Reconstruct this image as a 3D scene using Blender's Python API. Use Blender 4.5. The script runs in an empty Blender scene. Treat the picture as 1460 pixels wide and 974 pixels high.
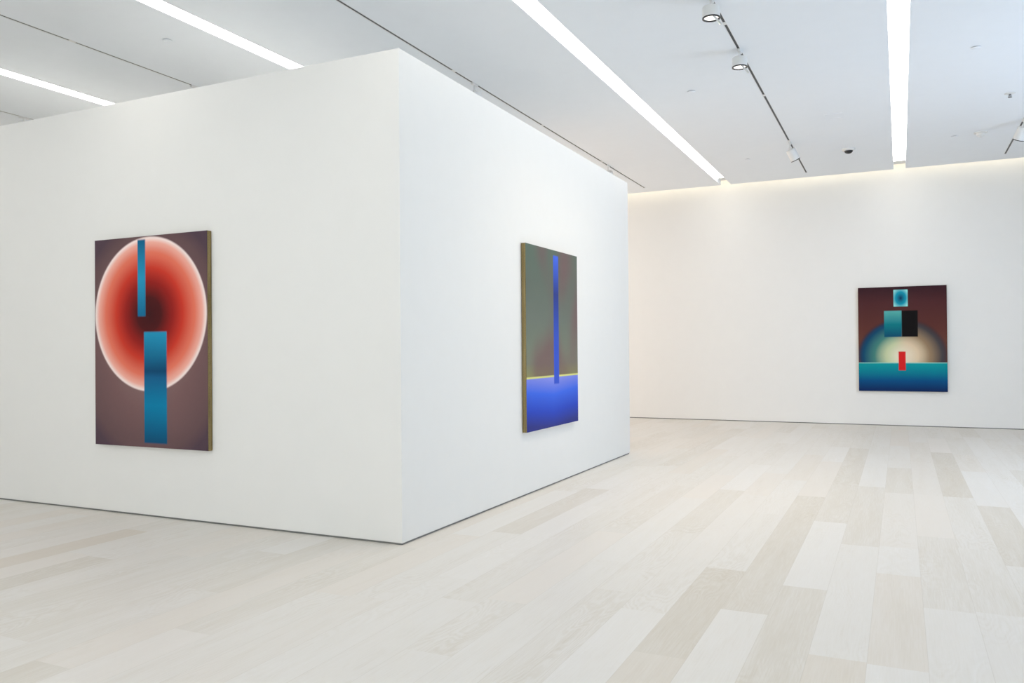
import bpy, bmesh, math, random
from mathutils import Vector, Matrix
random.seed(7)
S = bpy.context.scene
C = S.collection
PI = math.pi

# ------------------------------------------------------------------ camera
EYE = 1.45
F_PX = 1162.755
YAW, PITCH, ROLL = 0.4445, 0.0076, -0.0083
def make_camera():
    cy, sy, cp, sp = math.cos(YAW), math.sin(YAW), math.cos(PITCH), math.sin(PITCH)
    f = Vector((-sy*cp, cy*cp, sp)); r0 = Vector((cy, sy, 0)); u0 = r0.cross(f)
    cr, sr = math.cos(ROLL), math.sin(ROLL)
    r = r0*cr + u0*sr; u = -r0*sr + u0*cr
    cd = bpy.data.cameras.new('camera'); cd.sensor_width = 36; cd.sensor_fit = 'HORIZONTAL'
    cd.lens = F_PX/1460*36; cd.clip_end = 200
    o = bpy.data.objects.new('camera', cd); C.objects.link(o)
    m = Matrix((r, u, -f)).transposed().to_4x4(); m.translation = Vector((0, 0, EYE))
    o.matrix_world = m
    S.camera = o
make_camera()

# ------------------------------------------------------------------ world, daylight, exposure
S.view_settings.view_transform = 'Standard'; S.view_settings.look = 'None'
S.view_settings.gamma = 1; S.view_settings.use_curve_mapping = False
S.view_settings.exposure = 0.015
SKY = (0.62, 0.80, 1.0)
SLOT_COL, SLOT_L = (1.0, .965, .905), 7.2
COVE_COL, COVE_L = (1.0, .88, .66), 6.0
# daylight openings, back and left ones added to brighten: wall, from, to, power (W), colour
OPEN = [('R', -1.6, 1.2, 20, (.80, .93, 1.0)), ('R', 5.2, 8.0, 55, (.70, .80, 1.0)), ('R', 8.6, 11.4, 170, (.60, .77, 1.0)),
        ('B', -5.0, -1.0, 265, (.92, .97, 1.0)), ('L', 11.4, 15.4, 320, (1.0, .80, .66))]
SPOT_COL = (1.0, .84, .62)
SPOT_DOWN = 130
w = bpy.data.worlds.new('sky'); S.world = w; w.use_nodes = True
bg = w.node_tree.nodes['Background']; bg.inputs[0].default_value = (*SKY, 1); bg.inputs[1].default_value = 1.0

# room numbers (metres)
XL, XR, YB, YF = -12.9, 5.0, -6.0, 16.08        # left, right, back and far wall faces
ZC, YE = 4.543, 15.88                           # ceiling plane and its free edge in front of the far wall
BX, BY, BY2, BH = -3.3255, 5.077, 10.68, 3.676  # free-standing block: right face, front face, rear face, height
SLOTS = [-11.915, -8.93, -5.957, -2.99, 0.018]  # leftmost slot is unseen, added to lift the dark left ceiling corner
TRACKS = [-10.40, -7.425, -4.468, -1.488, 1.573]
SLOT_W, TR_W = 0.19, 0.034
def daylight():  # right side is window light, back and left are unseen fill
    for wl, a, b, e, c in OPEN:
        l = bpy.data.lights.new('window_daylight', 'AREA'); l.shape = 'RECTANGLE'; l.energy = e; l.color = c
        o = bpy.data.objects.new('window_daylight', l); C.objects.link(o); m = (a+b)/2
        if wl == 'B': l.size, l.size_y = b-a, 3.3
        else: l.size, l.size_y = 3.3, b-a
        o.location = {'R': (XR+.32, m, 2.05), 'L': (XL-.32, m, 2.05), 'B': (m, YB-.32, 2.05)}[wl]
        o.rotation_euler = {'R': (0, PI/2, 0), 'L': (0, -PI/2, 0), 'B': (PI/2, 0, 0)}[wl]
daylight()

# ------------------------------------------------------------------ node helper
class N:
    """tiny expression builder for shader maths"""
    def __init__(s, name):
        s.m = bpy.data.materials.new(name); s.m.use_nodes = True; s.t = s.m.node_tree
        s.b = s.t.nodes['Principled BSDF']
    def new(s, k, **kw):
        n = s.t.nodes.new(k)
        for a, v in kw.items(): setattr(n, a, v)
        return n
    def put(s, v, sock):
        if hasattr(v, 'is_output'): s.t.links.new(v, sock)
        else: sock.default_value = v
    def f(s, op, a, b=0.0, c=0.0, clamp=False):
        n = s.new('ShaderNodeMath', operation=op); n.use_clamp = clamp
        s.put(a, n.inputs[0]); s.put(b, n.inputs[1]); s.put(c, n.inputs[2]); return n.outputs[0]
    def step(s, x, e0, e1):          # smooth 0..1 between e0 and e1
        n = s.new('ShaderNodeMapRange', interpolation_type='SMOOTHSTEP')
        s.put(x, n.inputs[0]); n.inputs[1].default_value = e0; n.inputs[2].default_value = e1
        return n.outputs[0]
    def mix(s, fac, a, b):
        n = s.new('ShaderNodeMix', data_type='RGBA')
        s.put(fac, n.inputs[0])
        for v, k in ((a, 6), (b, 7)):
            s.put((*v, 1) if isinstance(v, tuple) else v, n.inputs[k])
        return n.outputs[2]
    def ramp(s, x, stops):
        n = s.new('ShaderNodeValToRGB'); s.put(x, n.inputs[0]); e = n.color_ramp.elements
        while len(e) < len(stops): e.new(0.5)
        for i, (p, c) in enumerate(stops): e[i].position = p; e[i].color = (*c, 1)
        return n.outputs[0]
    def noise(s, vec, scale, detail=3, rough=.5, dist=0):
        n = s.new('ShaderNodeTexNoise'); s.put(vec, n.inputs['Vector'])
        n.inputs['Scale'].default_value = scale; n.inputs['Detail'].default_value = detail
        n.inputs['Roughness'].default_value = rough; n.inputs['Distortion'].default_value = dist
        return n.outputs['Fac']
    def obj(s): return s.new('ShaderNodeTexCoord').outputs['Object']
    def scaled(s, v, sc, loc=(0, 0, 0)):
        n = s.new('ShaderNodeMapping'); s.put(v, n.inputs[0]); n.inputs[3].default_value = sc; n.inputs[1].default_value = loc
        return n.outputs[0]
    def bump(s, h, strength, dist=0.01):
        n = s.new('ShaderNodeBump'); n.inputs['Strength'].default_value = strength; n.inputs['Distance'].default_value = dist
        s.put(h, n.inputs['Height']); s.t.links.new(n.outputs[0], s.b.inputs['Normal'])

def lin(*c):
    return tuple(((v/255)/12.92 if v/255 <= .04045 else ((v/255+.055)/1.055)**2.4) for v in c)
def paint_mat(name, col, rough=.6, var=.012, spec=.3):
    n = N(name); v = n.obj()
    k = n.noise(v, 6, 4)
    n.put(n.mix(k, tuple(c*(1-var) for c in col), tuple(min(1, c*(1+var)) for c in col)), n.b.inputs['Base Color'])
    n.b.inputs['Roughness'].default_value = rough; n.b.inputs['Specular IOR Level'].default_value = spec
    n.bump(n.noise(v, 220, 2), .03, .002)
    return n.m
def metal_mat(name, col, rough=.4, metallic=0.0):
    n = N(name); v = n.obj()
    k = n.noise(v, 60, 2)
    n.put(n.mix(k, tuple(c*.97 for c in col), col), n.b.inputs['Base Color'])
    n.b.inputs['Roughness'].default_value = rough; n.b.inputs['Metallic'].default_value = metallic
    return n.m
def glow_mat(name, col, strength):
    n = N(name); n.b.inputs['Base Color'].default_value = (.8, .8, .8, 1)
    n.b.inputs['Emission Color'].default_value = (*col, 1); n.b.inputs['Emission Strength'].default_value = strength
    return n.m

M = {}
M['wall'] = paint_mat('white wall paint', (.83, .82, .79), spec=.2)
M['ceiling'] = paint_mat('white ceiling paint', (.85, .885, .92), .75, spec=.1)
M['white'] = metal_mat('white powder coat', (.79, .79, .77), .4)
M['dark'] = metal_mat('dark channel', (.045, .05, .055), .5)
M['reveal'] = metal_mat('grey reveal metal', (.20, .20, .19), .45)
M['black'] = metal_mat('black plastic', (.012, .012, .013), .25)
M['lever'] = metal_mat('pale grey lever', (.62, .64, .64), .35)
M['slot'] = glow_mat('linear light lens', SLOT_COL, SLOT_L)
M['cove'] = glow_mat('cove strip', COVE_COL, COVE_L)
M['lens'] = glow_mat('spot lens', (1, .96, .89), 1.6)

def linen():
    n = N('raw linen edge'); v = n.obj()
    a = n.noise(n.scaled(v, (1, 1, 1)), 160, 3); b = n.noise(n.scaled(v, (1, 1, .03)), 90, 2)
    k = n.f('MULTIPLY_ADD', b, .6, n.f('MULTIPLY', a, .4))
    n.put(n.ramp(k, [(.3, lin(104, 88, 48)), (.7, lin(166, 148, 100))]), n.b.inputs['Base Color'])
    n.b.inputs['Roughness'].default_value = .85
    n.bump(a, .3, .002); return n.m
M['linen'] = linen()

# ------------------------------------------------------------------ mesh helpers
def box(bm, x0, x1, y0, y1, z0, z1):
    vs = [bm.verts.new(p) for p in ((x0,y0,z0),(x1,y0,z0),(x1,y1,z0),(x0,y1,z0),(x0,y0,z1),(x1,y0,z1),(x1,y1,z1),(x0,y1,z1))]
    for f in ((3,2,1,0),(4,5,6,7),(0,1,5,4),(1,2,6,5),(2,3,7,6),(3,0,4,7)): bm.faces.new([vs[i] for i in f])
def lathe(bm, prof, seg=40, mat=Matrix()):
    """closed or open profile of (radius, z), spun about z"""
    rings = []
    for r, z in prof:
        if r < 1e-6: rings.append([bm.verts.new(mat @ Vector((0, 0, z)))])
        else: rings.append([bm.verts.new(mat @ Vector((r*math.cos(2*PI*i/seg), r*math.sin(2*PI*i/seg), z))) for i in range(seg)])
    for a, b in zip(rings, rings[1:]):
        for i in range(seg):
            j = (i+1) % seg
            if len(a) == 1 and len(b) == 1: continue
            if len(a) == 1: bm.faces.new((a[0], b[i], b[j]))
            elif len(b) == 1: bm.faces.new((a[i], a[j], b[0]))
            else: bm.faces.new((a[i], a[j], b[j], b[i]))
def tube(bm, pts, r, seg=12):
    rings = []
    for k, p in enumerate(pts):
        p = Vector(p); d = (Vector(pts[min(k+1, len(pts)-1)]) - Vector(pts[max(k-1, 0)])).normalized()
        a = d.orthogonal().normalized(); b = d.cross(a)
        rings.append([bm.verts.new(p + a*r*math.cos(2*PI*i/seg) + b*r*math.sin(2*PI*i/seg)) for i in range(seg)])
    for a, b in zip(rings, rings[1:]):
        for i in range(seg): bm.faces.new((a[i], a[(i+1) % seg], b[(i+1) % seg], b[i]))
    bm.faces.new(rings[0][::-1]); bm.faces.new(rings[-1])
def obj(name, bm, mat, parent=None, bevel=0.0, smooth=False):
    bmesh.ops.recalc_face_normals(bm, faces=bm.faces)
    if bevel:
        bmesh.ops.bevel(bm, geom=[e for e in bm.edges], offset=bevel, segments=3, profile=.5, affect='EDGES', clamp_overlap=True)
    me = bpy.data.meshes.new(name); bm.to_mesh(me); bm.free()
    me.materials.append(mat)
    if smooth:
        me.polygons.foreach_set('use_smooth', [True]*len(me.polygons))
        me.set_sharp_from_angle(angle=math.radians(35))
    o = bpy.data.objects.new(name, me); C.objects.link(o)
    if parent: o.parent = parent
    return o
def tag(o, label, cat, group=None):
    o['label'] = label; o['category'] = cat
    if group: o['group'] = group
    return o
def thing(name, label, cat, loc, rot=(0, 0, 0), group=None):
    o = bpy.data.objects.new(name, None); C.objects.link(o); o.empty_display_size = .1
    o.location = loc; o.rotation_euler = rot
    return tag(o, label, cat, group)
def struct(name, bm, mat, bevel=0.0, smooth=False):
    o = obj(name, bm, mat, bevel=bevel, smooth=smooth); o['kind'] = 'structure'; return o
def copy_tree(o, parent=None):
    c = o.copy(); C.objects.link(c)
    if parent: c.parent = parent
    for ch in list(o.children): copy_tree(ch, c)
    return c

# ------------------------------------------------------------------ floor: long pale oak planks
PW, PX0 = 0.2525, -1.164
SET = {   # plank column -> list of (y0, y1, tone)
    0: [(2.1, 3.76, -.75), (3.76, 5.38, -1.0), (5.38, 7.3, .05)],
    1: [(2.9, 4.56, .25), (4.56, 8.3, -.75)],
    2: [(3.0, 5.16, -.60), (5.16, 7.15, .55), (7.15, 9.05, -.45), (9.05, 12.4, -.6)],
    3: [(2.5, 4.06, -.55), (4.06, 6.4, .25), (6.4, 9.1, -.40), (9.1, 11.8, .45)],
    4: [(6.45, 8.8, .2), (8.8, 10.6, -.45)],
    5: [(6.9, 8.8, .45), (8.8, 11.2, .1)],
    6: [(6.6, 8.78, -.1), (8.78, 12.3, -.95)],
    7: [(6.2, 8.4, -.75), (8.4, 10.6, .4)],
    8: [(7.0, 10.0, .35)],
    9: [(8.9, 10.9, -.45)],
    -2: [(6.3, 8.36, -.35), (8.36, 10.26, .7)],
    -4: [(4.2, 6.1, .4), (6.1, 8.4, -.2)],
    -7: [(5.75, 7.9, -.55), (7.9, 9.6, .35)],
    -9: [(1.4, 3.09, .45), (3.09, 5.05, -.25)],
    -10: [(0.6, 2.5, -.6)],
    -16: [(2.0, 3.93, -.75)],
    -18: [(2.9, 4.65, -.95)],
}
def build_floor():
    bm = bmesh.new(); lay = bm.loops.layers.float_color.new('plank')
    def plank(x0, x1, y0, y1, t):
        f = bm.faces.new([bm.verts.new(p) for p in ((x0, y0, 0), (x1, y0, 0), (x1, y1, 0), (x0, y1, 0))])
        r2 = random.random()
        for i, lp in enumerate(f.loops):        # r: tone, g: random, b: distance across plank
            lp[lay] = (t*.5+.5, r2, 0 if i in (0, 3) else 1, 1)
    k0 = math.floor((XL-.1-PX0)/PW); k1 = math.ceil((XR+.3-PX0)/PW)
    for k in range(k0, k1):
        x0 = PX0 + k*PW; y = YB-.2-random.random()*1.5; fixed = SET.get(k, [])
        segs = []
        for a, b, t in fixed: segs.append((a, b, t))
        def rtone():
            v = random.gauss(.10, .24); return max(-1, min(1, v))
        def fill(a, b):
            while a < b-1e-4:
                L = random.uniform(1.2, 2.9)
                if b-a-L < .7: L = b-a
                plank(x0, x0+PW, a, a+L, rtone()); a += L
        cur = y
        for a, b, t in sorted(segs):
            fill(cur, a); plank(x0, x0+PW, a, b, t); cur = b
        fill(cur, YF+.1)
    n = N('pale limed oak planks')
    at = n.new('ShaderNodeAttribute', attribute_name='plank'); sp = n.new('ShaderNodeSeparateColor')
    n.t.links.new(at.outputs['Color'], sp.inputs[0])
    tone, rnd, across = sp.outputs[0], sp.outputs[1], sp.outputs[2]
    v = n.obj()
    # shift the grain on every plank
    comb = n.new('ShaderNodeCombineXYZ'); n.put(n.f('MULTIPLY', rnd, 37.0), comb.inputs[0]); n.put(n.f('MULTIPLY', rnd, 91.0), comb.inputs[1])
    add = n.new('ShaderNodeVectorMath', operation='ADD'); n.put(v, add.inputs[0]); n.put(comb.outputs[0], add.inputs[1])
    p = add.outputs[0]
    fine = n.noise(n.scaled(p, (1, .035, 1)), 130, 3, .6)
    broad = n.noise(n.scaled(p, (1, .10, 1)), 9, 3, .55, .6)
    # cathedral figure: wavy rings stretched along the plank
    warp = n.noise(n.scaled(p, (1, .28, 1)), 3.2, 2, .5, .3)
    rings = n.f('SINE', n.f('MULTIPLY_ADD', warp, 150.0, n.f('MULTIPLY', n.noise(n.scaled(p, (1, .5, 1)), 38, 2), 5.0)))
    figure = n.step(n.noise(n.scaled(p, (1, .3, 1), (5, 3, 0)), 2.2, 1), .45, .62)
    rings = n.f('MULTIPLY', rings, figure)
    t = n.f('MULTIPLY_ADD', n.f('SUBTRACT', tone, .5), .72, .52)
    t = n.f('MULTIPLY_ADD', n.f('SUBTRACT', broad, .5), .45, t)
    t = n.f('MULTIPLY_ADD', n.f('SUBTRACT', fine, .5), .62, t)
    t = n.f('MULTIPLY_ADD', rings, .085, t)
    col = n.ramp(t, [(0, (.570, .520, .440)), (.32, (.635, .598, .536)), (.55, (.690, .662, .618)), (1, (.735, .716, .690))])
    warmc = n.mix(n.f('MULTIPLY', n.step(rnd, .6, 1.0), .35), col, (.69, .62, .54))
    # hairline joints between boards
    edge = n.f('MINIMUM', across, n.f('SUBTRACT', 1.0, across))
    joint = n.f('SUBTRACT', 1.0, n.step(edge, .0, .010))
    n.put(n.mix(n.f('MULTIPLY', joint, .30), warmc, (.42, .38, .31)), n.b.inputs['Base Color'])
    n.put(n.f('MULTIPLY_ADD', fine, .12, .40), n.b.inputs['Roughness'])
    n.b.inputs['Specular IOR Level'].default_value = .38
    n.bump(n.f('MULTIPLY_ADD', rings, .3, fine), .10, .0015)
    o = struct('floor', bm, n.m)
build_floor()

# ------------------------------------------------------------------ walls
RV = 0.014                                            # shadow gap at the foot of the walls
bm = bmesh.new(); box(bm, XL-.2, XR+.2, YF, YF+.25, RV, 5.4); struct('wall_far', bm, M['wall'])
bm = bmesh.new(); box(bm, XL-.2, XR+.2, YF+.012, YF+.2, 0, RV); struct('baseboard_far', bm, M['reveal'])
WZ0, WZ1 = .35, 3.75
nwin = 0
for wl, side, lo, hi in (('L', 'left', YB, YF), ('B', 'back', XL-.2, XR+.2), ('R', 'right', YB, YF)):
    def wbox(bm, u0, u1, d0, d1, z0, z1):        # u along the wall, d outwards from its inner face
        if wl == 'L': box(bm, XL-d1, XL-d0, u0, u1, z0, z1)
        elif wl == 'R': box(bm, XR+d0, XR+d1, u0, u1, z0, z1)
        else: box(bm, u0, u1, YB-d1, YB-d0, z0, z1)
    ops = sorted((a, b) for k, a, b, e, c in OPEN if k == wl)
    us = [lo] + [v for ab in ops for v in ab] + [hi]
    bm = bmesh.new(); wbox(bm, lo, hi, 0, .25, WZ1, 5.4); wbox(bm, lo, hi, 0, .25, RV, WZ0)
    for a, b in zip(us[::2], us[1::2]): wbox(bm, a, b, 0, .25, WZ0, WZ1)
    struct('wall_'+side, bm, M['wall'])
    bm = bmesh.new(); wbox(bm, lo, hi, .012, .2, 0, RV); struct('baseboard_'+side, bm, M['reveal'])
    for a, b in ops:
        nwin += 1; bm = bmesh.new()
        wbox(bm, a, b, .12, .18, WZ0, WZ0+.06); wbox(bm, a, b, .12, .18, WZ1-.06, WZ1)
        for u in (a, (a+b)/2-.03, b-.06): wbox(bm, u, u+.06, .12, .18, WZ0+.06, WZ1-.06)
        struct('window_%d' % nwin, bm, M['white'])  # left and back frames belong to the added fill openings

# free-standing block that carries two of the paintings
bm = bmesh.new(); box(bm, -12.0, BX, BY, BY2, RV, BH)
struct('wall_center', bm, M['wall'], bevel=.006, smooth=True)
bm = bmesh.new(); box(bm, -11.98, BX-.012, BY+.012, BY2-.012, 0, RV); struct('baseboard_center', bm, M['reveal'])

# ------------------------------------------------------------------ ceiling with its slots, track channels and perimeter cove
cuts = sorted([(x, SLOT_W) for x in SLOTS] + [(x, TR_W) for x in TRACKS])
bm = bmesh.new(); cur = XL
for x, wd in cuts:
    box(bm, cur, x-wd/2, YB, YE, ZC, ZC+.22); cur = x+wd/2
box(bm, cur, XR, YB, YE, ZC, ZC+.22)
TR_Y1 = 15.45
for x in TRACKS: box(bm, x-TR_W/2, x+TR_W/2, TR_Y1, YE, ZC, ZC+.22)
struct('ceiling', bm, M['ceiling'])
bm = bmesh.new(); box(bm, XL-.2, XR+.2, YB-.2, YF+.2, 5.3, 5.5); struct('roof_slab', bm, M['ceiling'])  # unseen roof slab, added to keep outside light out of the gaps

# ------------------------------------------------------------------ recessed linear lights
HID = 'recessed linear ceiling lights'
LBL = {-11.915: 'unseen recessed linear ceiling light, added furthest left, hidden by the tall white block',
       -8.93: 'short-looking recessed linear light at the far left above the block',
       -5.957: 'recessed linear ceiling light that ends above the left painting wall',
       -2.99: 'long recessed linear light running diagonally between the block and the spotlight track',
       0.018: 'upright-looking recessed linear light above the far painting'}
LREC = .055
def linear_light():
    t = thing('linear_ceiling_light', '', 'ceiling light', (0, 0, ZC), group=HID)
    hw = SLOT_W/2; y1 = 15.45
    bm = bmesh.new()
    box(bm, -hw, hw, YB, YE, LREC+.03, .22)
    obj('housing', bm, M['white'], t)
    bm = bmesh.new(); box(bm, -hw, hw, YB, y1, LREC, LREC+.03); obj('diffuser', bm, M['slot'], t)
    return t
proto = linear_light()
for i, x in enumerate(SLOTS):
    o = proto if i == 0 else copy_tree(proto)
    o.location = (x, 0, ZC); o['label'] = LBL[x]
    if abs(x-.018) < .01:
        for y in (13.4, 14.0, 14.6):
            bm = bmesh.new(); box(bm, -.02, .02, y, y+.05, LREC-.006, LREC); obj('lens_clip', bm, M['white'], o, bevel=.002)

# warm strip hidden in the cove
bm = bmesh.new(); box(bm, XL+.1, XR-.1, YE+.01, YE+.05, ZC+.20, ZC+.215)
tag(obj('cove_light', bm, M['cove']), 'warm light strip hidden in the ceiling cove along the far wall', 'cove light')

# ------------------------------------------------------------------ spotlight tracks
TRL = {-10.40: 'spotlight track at the far left edge above the block',
       -7.425: 'thin spotlight track between the two left linear lights',
       -4.468: 'spotlight track running along the top of the block right face',
       -1.488: 'spotlight track with three white heads in full view',
       1.573: 'short visible spotlight track in the upper right corner'}
def track():
    t = thing('spotlight_track', '', 'track', (0, 0, ZC), group='recessed spotlight tracks')
    h = TR_W/2; s = .0125
    bm = bmesh.new()
    box(bm, -h, -s, YB, TR_Y1, -.002, .04); box(bm, s, h, YB, TR_Y1, -.002, .04); box(bm, -h, h, YB, TR_Y1, .04, .05)
    obj('rail', bm, M['white'], t)
    bm = bmesh.new(); box(bm, -s, s, YB, TR_Y1-.004, .002, .04); obj('dark_channel', bm, M['dark'], t)
    for y in (-4.57, -2.06, .45, 2.95, 5.45, 7.93, 10.43, 12.93):
        bm = bmesh.new(); box(bm, -s-.001, s+.001, y-.035, y+.035, -.0015, .0025); obj('coupler', bm, M['white'], t)
    return t
proto = track()
for i, x in enumerate(TRACKS):
    o = proto if i == 0 else copy_tree(proto)
    o.location = (x, 0, ZC); o['label'] = TRL[x]

# ------------------------------------------------------------------ track spotlights
def spotlight(x, y, label, aim, length=.105, rad=.0775, lever=True, power=0, cone=70):
    """aim: direction the lens faces"""
    t = thing('track_spotlight', label, 'spotlight', (x, y, ZC), group=None)
    bm = bmesh.new(); box(bm, -.015, .015, -.065, .065, -.022, .001); obj('track_adapter', bm, M['white'], t, bevel=.003, smooth=True)
    bm = bmesh.new(); lathe(bm, [(0, -.022), (.011, -.022), (.011, -.070), (.016, -.074), (.016, -.088), (0, -.088)], 24)
    obj('stem', bm, M['white'], t, smooth=True)
    d = Vector(aim).normalized()
    q = Vector((0, 0, -1)).rotation_difference(d).to_matrix().to_4x4()
    tilt = d.angle(Vector((0, 0, -1)))
    piv = Vector((0, 0, -.098 if tilt > .2 else -.075)); m = Matrix.Translation(piv) @ q
    top = -.012 if tilt > .2 else 0.0
    z0, z1 = top, top-length
    bm = bmesh.new()
    lathe(bm, [(0, z0), (rad*.88, z0), (rad*.97, z0-.004), (rad, z0-.012), (rad, z1), (rad*.93, z1), (rad*.93, z1+.03), (0, z1+.03)], 48, m)
    h = obj('housing', bm, M['white'], t, smooth=True)
    bm = bmesh.new()
    lathe(bm, [(rad*1.012, z1+.007), (rad*1.012, z1-.003), (rad*.84, z1-.003), (rad*.78, z1+.010), (rad*.92, z1+.012)], 48, m)
    obj('trim_ring', bm, M['black'], h, smooth=True)
    bm = bmesh.new(); lathe(bm, [(0, z1+.004), (rad*.80, z1+.006), (rad*.80, z1+.014), (0, z1+.014)], 40, m)
    obj('lens', bm, M['lens'], h)
    if power:
        l = bpy.data.lights.new('spot_beam', 'SPOT'); l.energy = power; l.color = SPOT_COL
        l.spot_size = math.radians(cone); l.spot_blend = 1.0; l.shadow_soft_size = .055
        lo = bpy.data.objects.new('spot_beam', l); C.objects.link(lo); lo.parent = h
        lo.matrix_local = m @ Matrix.Translation((0, 0, z1-.004))
    if tilt > .2:      # yoke knuckle on the back of a tilted head
        bm = bmesh.new(); lathe(bm, [(0, .012), (.02, .012), (.024, .004), (.024, top-.004), (0, top-.004)], 24, m)
        obj('knuckle', bm, M['white'], t, smooth=True)
    if lever:
        bm = bmesh.new()
        a = m @ Vector((rad*.40, -rad*.62, z1+.004)); b = m @ Vector((rad*.62, -rad*.66, z1-.022)); c = m @ Vector((rad*1.25, -rad*.70, z1-.085))
        tube(bm, [a, b, c], .0095)
        obj('lever', bm, M['lever'], t, smooth=True)
    return t
spotlight(-1.488, 7.30, 'white spotlight nearest the camera, cut by the top edge', (0, 0, -1), power=SPOT_DOWN, cone=150)
spotlight(-1.488, 8.72, 'second white spotlight on the middle track, lit lens facing straight down', (0, 0, -1), power=SPOT_DOWN, cone=150)
spotlight(-1.488, 13.03, 'small tilted white spotlight near the far end of the middle track', (.36, .30, -.80), .18, .070, False, 0)
spotlight(1.573, 13.18, 'spotlight half cut by the right edge of the picture', (-.30, .35, -.80), .18, .072, False, 0)
spotlight(-4.468, 8.42, 'spotlight stem peeking over the middle of the block right face', (.22, .1, -.9), .12, .072, False, 0)
spotlight(-4.468, 13.24, 'spotlight peeking over the far top corner of the block', (.1, .5, -.8), .12, .072, False, 0)
spotlight(-7.425, 7.02, 'spotlight just above the top of the left painting wall between two lights', (.2, -.5, -.8), .12, .072, False)
spotlight(-10.40, 6.93, 'spotlight above the block at the far left edge', (.2, -.5, -.8), .12, .072, False)

# ------------------------------------------------------------------ small ceiling devices
SPR = 'flush sprinkler cover plates'
def cover_plate():
    t = thing('sprinkler_cover', '', 'sprinkler', (0, 0, ZC), group=SPR)
    bm = bmesh.new(); lathe(bm, [(0, 0), (.030, 0), (.030, -.006), (0, -.006)], 32); obj('collar', bm, M['reveal'], t, smooth=True)
    bm = bmesh.new(); lathe(bm, [(0, -.006), (.046, -.006), (.047, -.009), (.044, -.011), (0, -.012)], 40); obj('cover', bm, M['ceiling'], t, smooth=True)
    return t
proto = cover_plate()
for i, (x, y, l) in enumerate([(-6.556, 5.847, 'flush round sprinkler plate between the left linear lights'),
                               (-2.255, 9.855, 'flush round sprinkler plate left of the second spotlight'),
                               (-2.255, 13.877, 'faint flush sprinkler plate left of the tilted spotlight'),
                               (.746, 9.741, 'flush round sprinkler plate high up right of the upright linear light'),
                               (.759, 13.77, 'faint flush sprinkler plate just left of the smoke detector')]):
    o = proto if i == 0 else copy_tree(proto)
    o.location = (x, y, ZC); o['label'] = l
t = thing('dome_camera', 'small dark dome security camera in a white ring on the ceiling', 'security camera', (-.707, 13.90, ZC))
bm = bmesh.new(); lathe(bm, [(0, 0), (.098, 0), (.098, -.010), (.088, -.026), (.070, -.030), (0, -.030)], 48); obj('base_ring', bm, M['white'], t, smooth=True)
bm = bmesh.new(); lathe(bm, [(.064, -.029)] + [(.064*math.cos(a), -.030-.045*math.sin(a)) for a in [i*PI/2/10 for i in range(10)]] + [(0, -.075)], 40); obj('dome', bm, M['black'], t, smooth=True)
t = thing('smoke_detector', 'white round smoke detector right of the upright linear light', 'smoke detector', (1.095, 13.72, ZC))
bm = bmesh.new(); lathe(bm, [(0, 0), (.088, 0), (.088, -.008), (.070, -.012), (0, -.012)], 40); obj('base_plate', bm, M['white'], t, smooth=True)
bm = bmesh.new(); lathe(bm, [(0, -.012), (.058, -.012), (.056, -.040), (.046, -.052), (.030, -.055), (.028, -.066), (0, -.068)], 40); obj('sensor_body', bm, M['white'], t, smooth=True)
t = thing('pendant_sprinkler', 'pendant sprinkler head hanging from a round plate in the upper right', 'sprinkler', (1.254, 11.73, ZC))
bm = bmesh.new(); lathe(bm, [(0, 0), (.060, 0), (.060, -.004), (.040, -.010), (.016, -.012), (0, -.012)], 40); obj('escutcheon', bm, M['white'], t, smooth=True)
bm = bmesh.new(); lathe(bm, [(0, -.010), (.014, -.012), (.014, -.026), (.006, -.030), (.006, -.050), (0, -.050)], 20)
for s in (-1, 1): tube(bm, [(s*.012, 0, -.024), (s*.020, 0, -.036), (s*.006, 0, -.052)], .003, 8)
obj('sprinkler_frame', bm, M['reveal'], t, smooth=True)
bm = bmesh.new(); lathe(bm, [(0, -.050), (.024, -.050), (.024, -.053), (0, -.054)], 24); obj('deflector', bm, M['reveal'], t)
t = thing('access_panel', 'faint flush rectangular access panel between the middle track and upright light', 'access panel', (-.78, 11.8, ZC))
bm = bmesh.new(); box(bm, -.10, .10, -.11, .11, -.003, .001); obj('panel_door', bm, M['ceiling'], t, bevel=.001)
bm = bmesh.new()
for s in (-1, 1): box(bm, s*.108-.004, s*.108+.004, -.118, .118, -.0045, .001); box(bm, -.104, .104, s*.118-.004, s*.118+.004, -.0045, .001)
obj('panel_frame', bm, M['ceiling'], t)

# ------------------------------------------------------------------ paintings (plain stand-ins in the originals' sizes and colours)
def uv(n, w_, h_):
    """object x and z as 0..1 across and up the canvas"""
    s = n.new('ShaderNodeSeparateXYZ'); n.put(n.obj(), s.inputs[0])
    return n.f('ADD', n.f('DIVIDE', s.outputs[0], w_), .5), n.f('ADD', n.f('DIVIDE', s.outputs[2], h_), .5)
def ell(n, u, v, cu, cv, ru, rv):
    a = n.f('DIVIDE', n.f('SUBTRACT', u, cu), ru); b = n.f('DIVIDE', n.f('SUBTRACT', v, cv), rv)
    return n.f('SQRT', n.f('ADD', n.f('MULTIPLY', a, a), n.f('MULTIPLY', b, b)))
def bar(n, u, v, u0, u1, v0, v1, e=.006):
    a = n.f('MULTIPLY', n.step(u, u0-e, u0+e), n.f('SUBTRACT', 1.0, n.step(u, u1-e, u1+e)))
    b = n.f('MULTIPLY', n.step(v, v0-e, v0+e), n.f('SUBTRACT', 1.0, n.step(v, v1-e, v1+e)))
    return n.f('MULTIPLY', a, b)
def finish(n, col):
    n.put(col, n.b.inputs['Base Color']); n.b.inputs['Roughness'].default_value = .6
    n.b.inputs['Specular IOR Level'].default_value = .12
    n.bump(n.noise(n.obj(), 300, 2), .12, .001)
    return n.m
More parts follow.
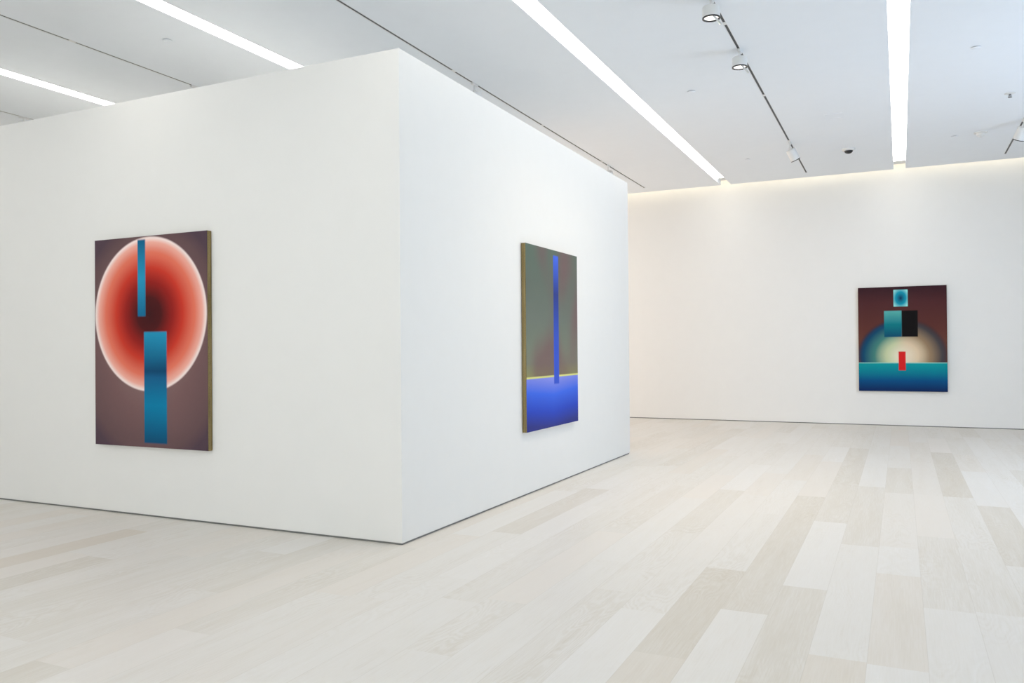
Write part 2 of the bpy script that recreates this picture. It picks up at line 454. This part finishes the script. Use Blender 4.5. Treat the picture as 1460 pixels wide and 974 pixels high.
def art_red(w_, h_):
    n = N('abstract painting in red, mauve and teal'); u, v = uv(n, w_, h_)
    r0 = ell(n, u, v, .5, .5, .74, .62)
    back = n.ramp(r0, [(0, lin(146, 120, 116)), (.55, lin(122, 92, 92)), (.85, lin(104, 80, 82)), (.95, lin(84, 66, 76))])
    r = ell(n, u, v, .5, .63, .495, .365)
    disc = n.ramp(r, [(0, lin(62, 20, 24)), (.22, lin(78, 22, 24)), (.42, lin(150, 32, 28)), (.60, lin(205, 58, 42)),
                      (.80, lin(232, 120, 96)), (.93, lin(243, 176, 160)), (.985, lin(252, 232, 226)), (1.0, lin(240, 210, 205))])
    col = n.mix(n.f('SUBTRACT', 1.0, n.step(r, .99, 1.015)), back, disc)
    teal = n.ramp(v, [(0, lin(6, 66, 104)), (.20, lin(4, 128, 170)), (.33, lin(20, 96, 140)), (.36, lin(6, 70, 110)), (.55, lin(36, 150, 190)), (1, lin(8, 110, 160))])
    col = n.mix(bar(n, u, v, .455, .655, .02, .545), col, teal)
    col = n.mix(bar(n, u, v, .40, .47, .62, .985), col, n.ramp(v, [(.6, lin(10, 98, 140)), (.8, lin(40, 150, 190)), (1, lin(8, 90, 130))]))
    return finish(n, col)
def art_blue(w_, h_):
    n = N('abstract painting in blue, grey green and mauve'); u, v = uv(n, w_, h_)
    base = n.ramp(v, [(.28, lin(150, 160, 92)), (.36, lin(124, 132, 112)), (.6, lin(108, 116, 106)), (.8, lin(98, 108, 98)), (1, lin(92, 108, 96))])
    cloud = n.step(n.noise(n.scaled(n.obj(), (1, 1, .6)), 1.3, 1), .42, .60)
    base = n.mix(n.f('MULTIPLY', cloud, .75), base, lin(118, 88, 90))
    low = n.ramp(n.f('ADD', v, n.f('MULTIPLY', n.f('ABSOLUTE', n.f('SUBTRACT', u, .5)), -.06)),
                 [(0, lin(50, 56, 130)), (.08, lin(44, 72, 186)), (.18, lin(62, 104, 222)), (.285, lin(140, 146, 222))])
    col = n.mix(n.f('SUBTRACT', 1.0, n.step(v, .278, .284)), base, low)
    col = n.mix(bar(n, u, v, 0, 1, .280, .290, .003), col, lin(214, 214, 130))
    stripe = n.ramp(v, [(0, lin(60, 90, 210)), (.5, lin(54, 84, 190)), (.75, lin(44, 60, 130)), (1, lin(72, 110, 232))])
    col = n.mix(bar(n, u, v, .50, .60, .24, .97), col, stripe)
    return finish(n, col)
def art_teal(w_, h_):
    n = N('abstract painting in teal, maroon and cream'); u, v = uv(n, w_, h_)
    base = n.ramp(v, [(.25, lin(112, 74, 58)), (.6, lin(92, 50, 44)), (.85, lin(78, 40, 42)), (1, lin(52, 26, 34))])
    g = ell(n, u, v, .5, .34, .52, .36)
    glow = n.ramp(g, [(0, lin(238, 228, 206)), (.35, lin(222, 200, 168)), (.6, lin(150, 126, 98)), (.85, lin(70, 66, 70)), (1, lin(70, 44, 48))])
    cool = n.ramp(g, [(0, lin(238, 228, 206)), (.35, lin(196, 206, 164)), (.6, lin(70, 130, 122)), (.85, lin(14, 70, 104)), (1, lin(50, 40, 56))])
    glow = n.mix(n.step(u, .38, .58), cool, glow)
    col = n.mix(n.f('SUBTRACT', 1.0, n.step(g, .90, 1.02)), base, glow)
    low = n.ramp(v, [(0, lin(8, 34, 84)), (.10, lin(0, 76, 128)), (.22, lin(2, 138, 150)), (.27, lin(10, 152, 156))])
    col = n.mix(n.f('SUBTRACT', 1.0, n.step(v, .266, .272)), col, low)
    col = n.mix(bar(n, u, v, 0, 1, .268, .275, .002), col, lin(150, 214, 206))
    col = n.mix(bar(n, u, v, .46, .54, .20, .38), col, lin(214, 34, 34))
    sq = n.ramp(v, [(.5, lin(8, 60, 100)), (.64, lin(6, 120, 130)), (.78, lin(90, 176, 170))])
    col = n.mix(bar(n, u, v, .30, .50, .52, .77), col, sq)
    col = n.mix(bar(n, u, v, .50, .68, .52, .77), col, lin(12, 8, 10))
    col = n.mix(bar(n, u, v, .41, .57, .81, .97), col, n.ramp(ell(n, u, v, .49, .89, .10, .10), [(0, lin(8, 36, 80)), (.6, lin(16, 150, 176)), (1, lin(150, 226, 220))]))
    return finish(n, col)
DEP = .05
def painting(x, y, z, rotz, w_, h_, mat, label):
    t = thing('painting', label, 'painting', (x, y, z), (0, 0, rotz))
    bm = bmesh.new(); box(bm, -w_/2, w_/2, -DEP, -.006, -h_/2, h_/2); p = obj('wrapped_edge', bm, M['linen'], t, bevel=.0015, smooth=True)
    bm = bmesh.new(); box(bm, -w_/2+.0005, w_/2-.0005, -DEP-.0025, -DEP+.001, -h_/2+.0005, h_/2-.0005)
    obj('painted_canvas', bm, mat, t)
    bm = bmesh.new(); box(bm, -w_/2+.05, w_/2-.05, -.008, .0, -h_/2+.05, h_/2-.05); obj('hanging_batten', bm, M['reveal'], t)
    return t
painting((-6.558-5.192)/2, BY, 1.530, 0, 1.366, 1.834, art_red(1.366, 1.834),
         'tall painting with a big red glowing disc on the left wall of the block')
painting(BX, (7.195+8.583)/2, 1.5463, PI/2, 1.388, 1.844, art_blue(1.388, 1.844),
         'grey green and blue painting on the right face of the block')
painting((-.686+.734)/2, YF, 1.548, 0, 1.420, 1.860, art_teal(1.42, 1.86),
         'dark maroon and teal painting alone on the far wall')
